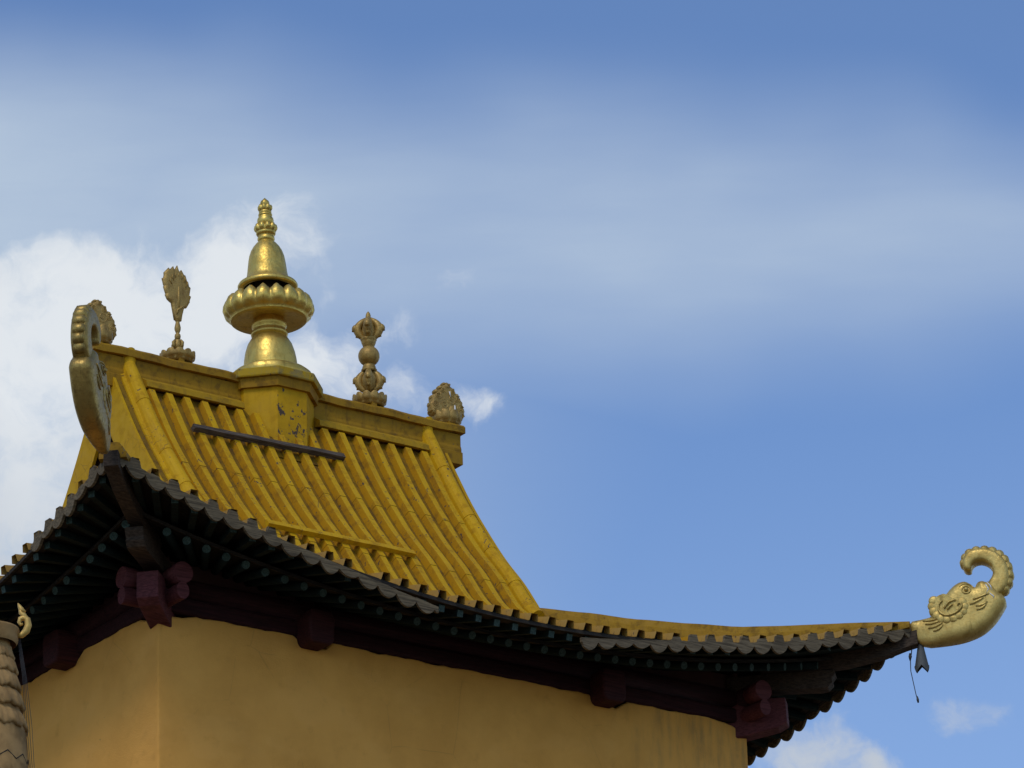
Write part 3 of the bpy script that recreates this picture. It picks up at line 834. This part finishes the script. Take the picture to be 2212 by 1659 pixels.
# flaming feather finial
XI = 1.385
lf = thing('leaf_finial', 'slender gold flame edged leaf on a beaded stem, standing left of the spire', 'roof finial', (-XI-.01, D2, RZ))
lotus_cup(lf, .22, .12, 11, .03)
mb = MB()
mb.lathe([(.03, .15), (.03, .20), (.02, .21)], 16)
mb.lathe([(.02, .2), (.05, .24), (.055, .28), (.03, .34)], 20)
for q_ in range(4):
    a_ = .3+q_*pi/2; mb.tube([(.03*cos(a_), .03*sin(a_), .22), (.075*cos(a_), .075*sin(a_), .245), (.078*cos(a_), .078*sin(a_), .29), (.05*cos(a_), .05*sin(a_), .33)], [.014, .02, .02, .01], 8)
mb.build('knot', 'goldpaint', lf)
mb = MB(); mb.lathe([(.02, .34), (.034, .355), (.038, .385), (.034, .41), (.02, .425), (.026, .44), (.037, .47), (.039, .50), (.032, .535), (.024, .57), (.028, .585), (.042, .605), (.045, .63)], 20); mb.build('stem', 'goldpaint', lf)
cpx = [(330, 915), (425, 915), (440, 820), (465, 715), (500, 705), (550, 610), (548, 590), (568, 525), (545, 515), (562, 400), (540, 385), (525, 322), (508, 318), (486, 242), (465, 240), (423, 178), (405, 215), (388, 205), (366, 128), (338, 190), (325, 190), (312, 150), (275, 200), (262, 200), (253, 183), (195, 260), (196, 300), (188, 345), (170, 350), (190, 440), (200, 460), (188, 462), (215, 555), (222, 565), (210, 575), (240, 640), (290, 680), (310, 800)]
poly = [((x-375)/1170/.84, (1290-y)/1085+.25) for x, y in cpx]
mb = MB(); puff(mb, poly, lambda u, v, w: Vector((u, w+.10*abs(u), v)), .012, .022, .05, .016)
leaf = mb.build('leaf', 'goldpaint', lf)
mb = MB()
for sg in (-1, 1):
    mb.tube([(-.03, sg*-.03, .66), (-.02, sg*-.036, .72), (.05, sg*-.036, .775), (.09, sg*-.03, .80)], [.008, .013, .013, .008], 8)
    for i in range(7):
        a = -1.1+i*2.2/6; x = .105*sin(a)*1.3; z = 1.02+.17*cos(a)
        mb.tube([(x*.8, sg*-.026, z-.05), (x, sg*-.031, z), (x*.92, sg*-.026, z+.04)], [.004, .010, .004], 6)
    mb.tube([(0, sg*-.022, .68), (0, sg*-.028, .9), (0, sg*-.022, 1.12)], [.012, .02, .006], 8)
mb.build('leaf_relief', 'goldpaint', leaf)
# vajra
vj = thing('vajra_finial', 'gold double ended vajra with a ball at its waist, right of the spire', 'roof finial', (XI, D2, RZ))
lotus_cup(vj, .22, .135, 12, .04)
mb = MB(); mb.lathe([(.028, .14), (.028, .26), (.04, .275)], 16); mb.build('stem', 'goldpaint', vj)
mb = MB(); prongs(mb, .535, -.29, .135, 4, 1, .9) if False else prongs(mb, .25, .28, .135, 4, 1, .9); mb.lathe([(.02, .24), (.09, .32), (.10, .42), (.05, .52)], 16); mb.build('prong_cage', 'goldpaint', vj)
mb = MB(); mb.lathe([(.085, .515), (.098, .525), (.1, .54), (.085, .555), (.088, .56), (.082, .585), (.07, .61), (.06, .625)], 32); mb.build('collar', 'goldpaint', vj)
mb = MB(); mb.lathe([(.04, .60)]+[(.134*cos(t), .728+.134*sin(t)) for t in [-1.15+2.3*i/16 for i in range(17)]]+[(.04, .86)], 36); mb.build('ball', 'goldpaint', vj)
mb = MB(); mb.lathe([(.06, .835), (.068, .85), (.082, .885), (.092, .91), (.09, .93), (.102, .94), (.102, .955), (.085, .97)], 32); mb.build('collar', 'goldpaint', vj)
mb = MB(); prongs(mb, .955, .27, .135, 4, 1, .9); mb.lathe([(.05, .95), (.09, 1.05), (.06, 1.2)], 16); mb.build('prong_cage', 'goldpaint', vj)
mb = MB(); mb.lathe([(.03, 1.19), (.035, 1.23), (.032, 1.28), (.022, 1.31), (.003, 1.335)], 16); mb.build('tip', 'goldpaint', vj)
# flaming jewels at the ridge ends
def jewel(x, label, drop_):
    o = thing('flaming_jewel', label, 'roof finial', (x, D2, RZ), group='flaming jewels on the ridge ends')
    lotus_cup(o, .205, .15, 10, .02)
    half = [(0, .605), (.03, .59), (.045, .56), (.075, .545), (.095, .515), (.10, .49), (.135, .48), (.16, .45), (.17, .42), (.20, .41), (.225, .375), (.232, .34), (.225, .315), (.25, .295), (.26, .26), (.25, .235), (.255, .20), (.235, .175), (.22, .13)]
    poly = half+[(-a, z) for a, z in half[:0:-1]]
    mb = MB(); puff(mb, poly, lambda u, v, w: Vector((u, w, v)), .04, .025, .06, .02)
    fo = mb.build('flame', 'goldpaint', o)
    mb = MB()
    def spiral(cx_, cz_, r, sg, turns=2.1, ph=0):
        pts = []; rs = []
        for i in range(22):
            t = i/21; a = ph+sg*turns*2*pi*t; q = r*(1-.85*t)
            pts.append((cx_+q*cos(a), -.06*fs-.006*fs*t, cz_+q*sin(a))); rs.append(.008*(1-.3*t))
        mb.tube(pts, rs, 6)
    for fs in (1, -1):
        for sg in (-1, 1):
            spiral(sg*.185, .275, .055, sg, ph=.5); spiral(sg*.145, .395, .05, sg, ph=1); spiral(sg*.075, .475, .042, sg, ph=1.2); spiral(sg*.20, .18, .04, sg)
        spiral(-.06, .29, .07, -1, 1.6, 2); spiral(.05, .38, .075, 1, 1.5, 3.6); spiral(0, .54, .028, 1)
        mb.ellipsoid((.07, -.055*fs, .225), (.07, .035, .075), 14, 8)
        mb.ellipsoid((-.05, -.055*fs, .19), (.06, .028, .06), 14, 8)
    # rolled lobes round the rim
    for a, z, r in ((.10, .52, .04), (.165, .455, .045), (.222, .365, .045), (.25, .265, .042), (.245, .19, .035), (.04, .58, .03)):
        for sg in (-1, 1): mb.ellipsoid((sg*a*.93, 0, z), (r*.8, .06, r*.8), 10, 6)
    mb.build('flame_scroll', 'goldpaint', fo)
    if drop_:
        mb = MB(); mb.tube([(.075, -.094, .29), (.07, -.100, .23), (.085, -.092, .15)], [.010, .020, .006], 6, flat=.5); mb.build('dropping', 'dropping', fo)
        mb = MB(); mb.tube([(.01, -.078, .47), (.025, -.080, .40)], [.010, .005], 6); mb.build('dropping', 'dropping', fo)
    return o
jewel(-2.53, 'gold flaming jewel on lotus cup at left ridge end, partly behind the dragon trunk', 0)
jewel(2.53, 'gold flaming jewel streaked with bird droppings on lotus cup at right end of ridge', 1)

# ------------------------------------------------------------------ dragon heads on the two front corners
OUT = [(1.966, 1.172), (2.139, 1.188), (2.244, 1.206), (2.23, 1.267), (2.204, 1.332), (2.219, 1.394), (2.272, 1.418), (2.338, 1.392), (2.424, 1.455), (2.488, 1.529), (2.567, 1.585), (2.642, 1.602), (2.693, 1.581), (2.735, 1.535), (2.774, 1.511), (2.785, 1.55), (2.813, 1.582), (2.858, 1.59), (2.901, 1.568), (2.936, 1.58)]
JAW = [(3.05, 1.42), (3.076, 1.41), (3.127, 1.322), (3.079, 1.239), (2.997, 1.121), (2.918, 1.041), (2.824, 0.971), (2.717, 0.926), (2.581, 0.89), (2.387, 0.868), (2.148, 0.854), (2.02, 0.947), (1.987, 1.021)]
TRK = [(2.86, 1.43), (2.936, 1.58), (2.969, 1.62), (2.99, 1.666), (2.99, 1.721), (2.967, 1.774), (2.925, 1.814), (2.867, 1.84), (2.807, 1.838), (2.764, 1.813), (2.74, 1.775), (2.736, 1.734), (2.681, 1.73), (2.646, 1.768), (2.639, 1.832), (2.654, 1.894), (2.695, 1.951), (2.757, 1.983), (2.833, 1.997), (2.922, 1.989), (3.009, 1.957), (3.08, 1.906), (3.135, 1.835), (3.167, 1.753), (3.179, 1.657), (3.169, 1.563), (3.134, 1.487), (3.06, 1.41), (2.95, 1.36)]
BUMP = [(2.640, 1.85), (2.662, 1.918), (2.715, 1.972), (2.803, 1.998), (2.908, 1.996), (3.005, 1.970), (3.088, 1.918), (3.145, 1.845), (3.18, 1.75), (3.188, 1.645), (3.166, 1.548), (3.115, 1.465)]
def smooth_poly(p, it=1):
    for _ in range(it):
        q = []
        for i in range(len(p)):
            a, b = p[i], p[(i+1) % len(p)]
            q += [(.75*a[0]+.25*b[0], .75*a[1]+.25*b[1]), (.25*a[0]+.75*b[0], .25*a[1]+.75*b[1])]
        p = q
    return p
HEADP = [Vector(p) for p in smooth_poly(OUT+JAW)]
def head_h(u, v):
    q = Vector((u, v)); d = 9; n = len(HEADP)
    for i in range(n):
        a, b = HEADP[i], HEADP[(i+1) % n]; ab = b-a
        t = max(0, min(1, (q-a).dot(ab)/max(1e-12, ab.dot(ab)))); d = min(d, (q-a-ab*t).length)
    d = min(1, d/.13)
    return .085+.085*sqrt(max(0, 1-(1-d)**2))
def dragon(loc, rz, pitch, label, splash, big=1.0, gm='goldhead', wk=1.0, nk=.42, bi=.092):
    o = thing('dragon_head', label, 'roof ornament', loc, (0, 0, rz), 'gilded dragon heads on the roof corners')
    O = (1.966, 1.0)
    cp_, sp_ = cos(pitch), sin(pitch)
    def fn(u, v, w):
        a, b = (u-O[0])*big, (v-O[1])*big
        k_ = max(0, min(1, (u-1.95)/.62)); w = w*wk*(nk+(1-nk)*k_*k_*(3-2*k_))
        return Vector((a*cp_-b*sp_, w, a*sp_+b*cp_))
    mb = MB(); puff(mb, smooth_poly(OUT+JAW), fn, .085, .085, .13, .028)
    body = mb.build('head', gm, o, auto=75)
    mb = MB(); puff(mb, smooth_poly(TRK), fn, .085, .034, .06, .02)
    tr = mb.build('trunk', gm, o, auto=75)
    mb = MB()
    for i, (u, v) in enumerate(BUMP):
        r = .056+.016*i/11; u += (2.9-u)*bi; v += (1.75-v)*bi
        a0 = fn(u, v, -.06); a1 = fn(u, v, .06)
        mb.tube([a0+(a0-a1).normalized()*.03, a0, a1, a1+(a1-a0).normalized()*.03], [r*.45, r, r, r*.45], 12)
    mb.build('trunk_ridge', gm, tr)
    for sg in (-1, 1):
        y = .155*sg; e = .155*sg+.03*sg
        mb = MB()      # ear scroll: scalloped disc with raised curls
        def fl2(L, r, off=None):
            pts = [fn(u, v, sg*(.186 if off else head_h(u, v)+r*.25)) for u, v in L]
            n = len(pts); q = []
            for i in range(n-1):
                for t in (0, .5): q.append(pts[i]*(1-t)+pts[i+1]*t)
            q.append(pts[-1])
            for _ in range(2): q = [q[0]]+[(q[i-1]+2*q[i]+q[i+1])/4 for i in range(1, len(q)-1)]+[q[-1]]
            m = len(q); mb.tube(q, [r*(.45+.55*sin(pi*(i+.6)/(m+.2))) for i in range(m)], 8)
        disc = []
        lob = [(2.262, 1.39), (2.245, 1.32), (2.259, 1.25), (2.295, 1.185), (2.355, 1.135), (2.43, 1.115), (2.51, 1.122), (2.58, 1.15), (2.63, 1.20), (2.65, 1.265), (2.63, 1.325)]
        for u, v in lob: mb.ellipsoid(fn(u+(2.45-u)*.1, v+(1.28-v)*.1, y+.006*sg), (.062, .022, .062), 16, 6)
        mb.prism(smooth_poly(lob+[(2.52, 1.36), (2.42, 1.45), (2.33, 1.43)]), y-.03*sg, y+.024*sg, fn)
        fl2([(2.381, 1.364), (2.333, 1.321), (2.322, 1.259), (2.363, 1.192), (2.435, 1.162), (2.526, 1.186), (2.596, 1.235), (2.614, 1.288), (2.586, 1.314), (2.556, 1.301), (2.562, 1.277)], .016, .026)
        fl2([(2.54, 1.345), (2.469, 1.348), (2.422, 1.305), (2.397, 1.26)], .016, .026)
        fl2([(2.50, 1.30), (2.46, 1.28), (2.43, 1.24)], .013, .024)
        mb.build('ear', gm, body)
        mb = MB()
        for L in ([(2.316, 1.157), (2.225, 1.141), (2.137, 1.157)], [(2.336, 1.124), (2.252, 1.1), (2.164, 1.108)], [(2.364, 1.098), (2.294, 1.057), (2.197, 1.05)], [(2.369, 1.066), (2.322, 1.015), (2.254, 1.005)], [(2.864, 1.353), (2.803, 1.319), (2.703, 1.281)], [(2.905, 1.302), (2.858, 1.259), (2.769, 1.259)], [(2.889, 1.272), (2.848, 1.22), (2.773, 1.211)], [(2.93, 1.40), (2.84, 1.37), (2.74, 1.34)]):
            fl2(L, .015)
        mb.build('flame_curl', gm, body)
        mb = MB(); c = fn(2.671, 1.468, sg*(head_h(2.671, 1.468)+.012))
        mb.ellipsoid(c, (.026, .03, .026), 14, 8)
        pts = [fn(2.671+.05*cos(a), 1.468+.045*sin(a), sg*(head_h(2.671+.05*cos(a), 1.468+.045*sin(a))+.006)) for a in [2*pi*i/20 for i in range(21)]]
        mb.tube(pts, .008, 7)
        pts = [fn(2.671+.085*cos(a), 1.475+.075*sin(a), sg*(head_h(2.671+.085*cos(a), 1.475+.075*sin(a))+.002)) for a in [.3+2.4*i/12 for i in range(13)]]
        mb.tube(pts, [.004+.007*sin(pi*i/12) for i in range(13)], 7)
        mb.build('eye', gm, body)
    mb = MB()
    for sg in (-1, 1): mb.ellipsoid(fn(2.85, 1.545, .06*sg), (.05, .05, .045), 12, 8)
    mb.build('nostril', gm, body)
    if splash:
        for L in ([(2.915, 1.55), (2.955, 1.50), (2.965, 1.44)], [(2.90, 1.52), (2.93, 1.46), (2.90, 1.40)], [(2.94, 1.40), (2.985, 1.36), (2.975, 1.33)]):
            mb = MB()
            mb.tube([fn(u, v, -max(.119, head_h(u, v))) for u, v in L], [.012, .015, .004], 6, flat=.5)
            mb.build('dropping', 'dropping', body)
    return o
q = 1.966/sqrt(2)
dragon((4+q, -q, 1.0), R(-45), 0, 'gilded elephant trunked dragon head in full profile at the far right eave corner', True)
q2 = 2.15/sqrt(2)
dragon((-4-q2, -q2, 1.10), R(-135), R(6), 'gilded dragon head seen from behind its trunk at the left eave corner', False, 1.10, 'goldold', .78, .28, .125)

# bell and cord under the right head
qs = 2.085/sqrt(2)
bl = thing('wind_bell', 'grey sheet iron wind bell with jagged rim hanging under the right dragon head', 'bell', (4+qs, -qs, .595), (0, 0, R(-45)))
mb = MB(); n = 24; rows = []
for t in (0, .12, .5, .85, 1.0):
    z = .31*(1-t); r = .03+.058*t; row = []
    for i in range(n):
        a = 2*pi*i/n; zig = (abs(((i % 6)/6)*2-1)-.5)*.075*(t == 1.0)
        row.append(Vector((r*cos(a)*1.0, r*sin(a)*.6, z+zig)))
    rows.append(row)
mb.grid(rows, close=True); mb.add(rows[0], [tuple(range(n))]); mb.build('bell_body', 'iron', bl, fix=False)
mb = MB(); mb.tube([(0, 0, .30), (0, 0, .36)], .012, 8); mb.build('hanger', 'iron', bl)
cd = [(1.995, .95), (1.972, 0.786), (1.957, 0.709), (1.953, 0.585), (1.974, 0.442), (1.995, 0.3), (2.015, 0.198)]
mb = MB(); mb.tube([Vector(((a-2)/sqrt(2), -(a-2)/sqrt(2), z-.6)) for a, z in cd], [.008, .006, .006, .005, .005, .005, .006], 6)
mb.tube([Vector(((a-2)/sqrt(2), -(a-2)/sqrt(2), z-.6)) for a, z in [(1.957, .80), (1.957, .76), (1.953, .71)]], [.01, .022, .008], 7)
mb.tube([Vector(((a-2)/sqrt(2), -(a-2)/sqrt(2), z-.6)) for a, z in [(2.008, .27), (2.012, .23), (2.016, .19)]], [.006, .016, .01], 7)
cdo = mb.build('cord', 'wire'); cdo.location = (4+sqrt(2), -sqrt(2), .6)
tag(cdo, 'thin dark cord dangling from the right eave corner beside the wind bell', 'cord')

# ------------------------------------------------------------------ victory banner pillar at the lower left
bx, by_, bz = -7.43, -2.5, -1.53
bn = thing('victory_banner_pillar', 'tall dull bronze victory banner pillar with ruffled rings at lower left edge', 'pillar', (bx, by_, GZ))
zz0 = bz-GZ
mb = MB(); prof = [(.52, 0), (.50, zz0-3.0)]
for i in range(9):
    t = i/8; prof.append((.46-.105*t, zz0-2.4+1.42*t))
mb.lathe(prof, 48, mod=lambda i, a, r, z: (r*(1+.02*abs(sin(a*5))), z)); mb.build('shaft', 'banner', bn)
for i, (ro, zd) in enumerate(((.245, .26), (.28, .41), (.316, .585), (.352, .775), (.385, .99))):
    zc = zz0-zd; r = ro-.03
    mb = MB(); pr = [(r-.07, zc+.16), (r-.035, zc+.14), (r-.005, zc+.09), (r+.012, zc+.03), (r+.03, zc-.02), (r+.022, zc-.045), (r-.04, zc-.04)]
    mb.lathe(pr, 160, mod=lambda i, a, r_, z: (r_*(1+(.018*sin(a*13+z*14)+.014*sin(a*31+z*20) if 1 < i < 6 else 0)), z+(.016*sin(a*13+.8)+.009*sin(a*31) if 2 < i < 6 else 0)))
    mb.build('ruffle', 'banner', bn)
mb = MB(); mb.lathe([(.20, zz0-.12), (.20, zz0-.2), (.35, zz0-1.05)], 48); mb.build('neck', 'banner', bn)
mb = MB(); mb.lathe([(.26, zz0-.14), (.28, zz0-.10), (.275, zz0-.03), (.29, zz0), (.285, zz0+.02), (.25, zz0+.025), (.1, zz0+.06), (.01, zz0+.07)], 48); mb.build('top_rim', 'banner', bn)
mb = MB()
for a in (0, 1.0, 2.1, 3.2, 4.2, 5.2):
    mb.tube([((.34+.0)*cos(a-.2), (.34)*sin(a-.2), zz0-1.35), (.40*cos(a-.2), .40*sin(a-.2), zz0-1.9), (.47*cos(a-.2), .47*sin(a-.2), zz0-2.6)], .012, 6)
mb.build('cord_seam', 'goldbright', bn)
def chev(mb, z, r):
    n = 12
    for k in range(n):
        a0 = 2*pi*k/n; a1 = 2*pi*(k+.5)/n; a2 = 2*pi*(k+1)/n
        mb.tube([(r*cos(a0), r*sin(a0), z), (r*1.005*cos(a1), r*1.005*sin(a1), z-.07), (r*cos(a2), r*sin(a2), z)], .006, 5)
mb = MB(); chev(mb, zz0-1.32, .389); chev(mb, zz0-1.62, .411); chev(mb, zz0-1.92, .432); mb.build('chevron_line', 'darkwood', bn)
# scroll bracket that reaches to the right of the rim
sa = math.atan2(-.0, 1)
d = Vector((cos(R(-33)), sin(R(-33)), 0))
mb = MB()
SCR = [(.265, -.05), (.31, -.045), (.355, .0), (.375, .06), (.365, .115), (.33, .14), (.295, .125), (.285, .09), (.30, .065), (.322, .075)]
mb.tube([d*a+Vector((0, 0, zz0+b)) for a, b in SCR], [.022, .03, .036, .036, .034, .03, .026, .02, .016, .012], 10)
SC2 = [(.35, .12), (.325, .17), (.30, .19), (.295, .215), (.318, .225), (.33, .20)]
mb.tube([d*a+Vector((0, 0, zz0+b)) for a, b in SC2], [.03, .028, .024, .02, .014, .008], 8)
SC3 = [(.33, .19), (.30, .23), (.285, .26), (.27, .29)]
mb.tube([d*a+Vector((0, 0, zz0+b)) for a, b in SC3], [.026, .026, .018, .004], 8)
mb.build('scroll_ornament', 'goldbright', bn)
mb = MB()
for j, (dx, dr) in enumerate(((0, .0), (.012, .004), (-.012, .002), (.024, .01))):
    mb.tube([d*(.275+dx*.6)+Vector((0, 0, zz0-.04)), d*(.34+dx)+Vector((0, 0, zz0-.5)), d*(.375+dx*1.6+dr)+Vector((0, 0, zz0-1.0)), d*(.42+dx+dr)+Vector((0, 0, zz0-1.5)), d*(.48+dx*1.2)+Vector((0, 0, zz0-2.3))], .0025, 5)
mb.build('wire', 'wire', bn)
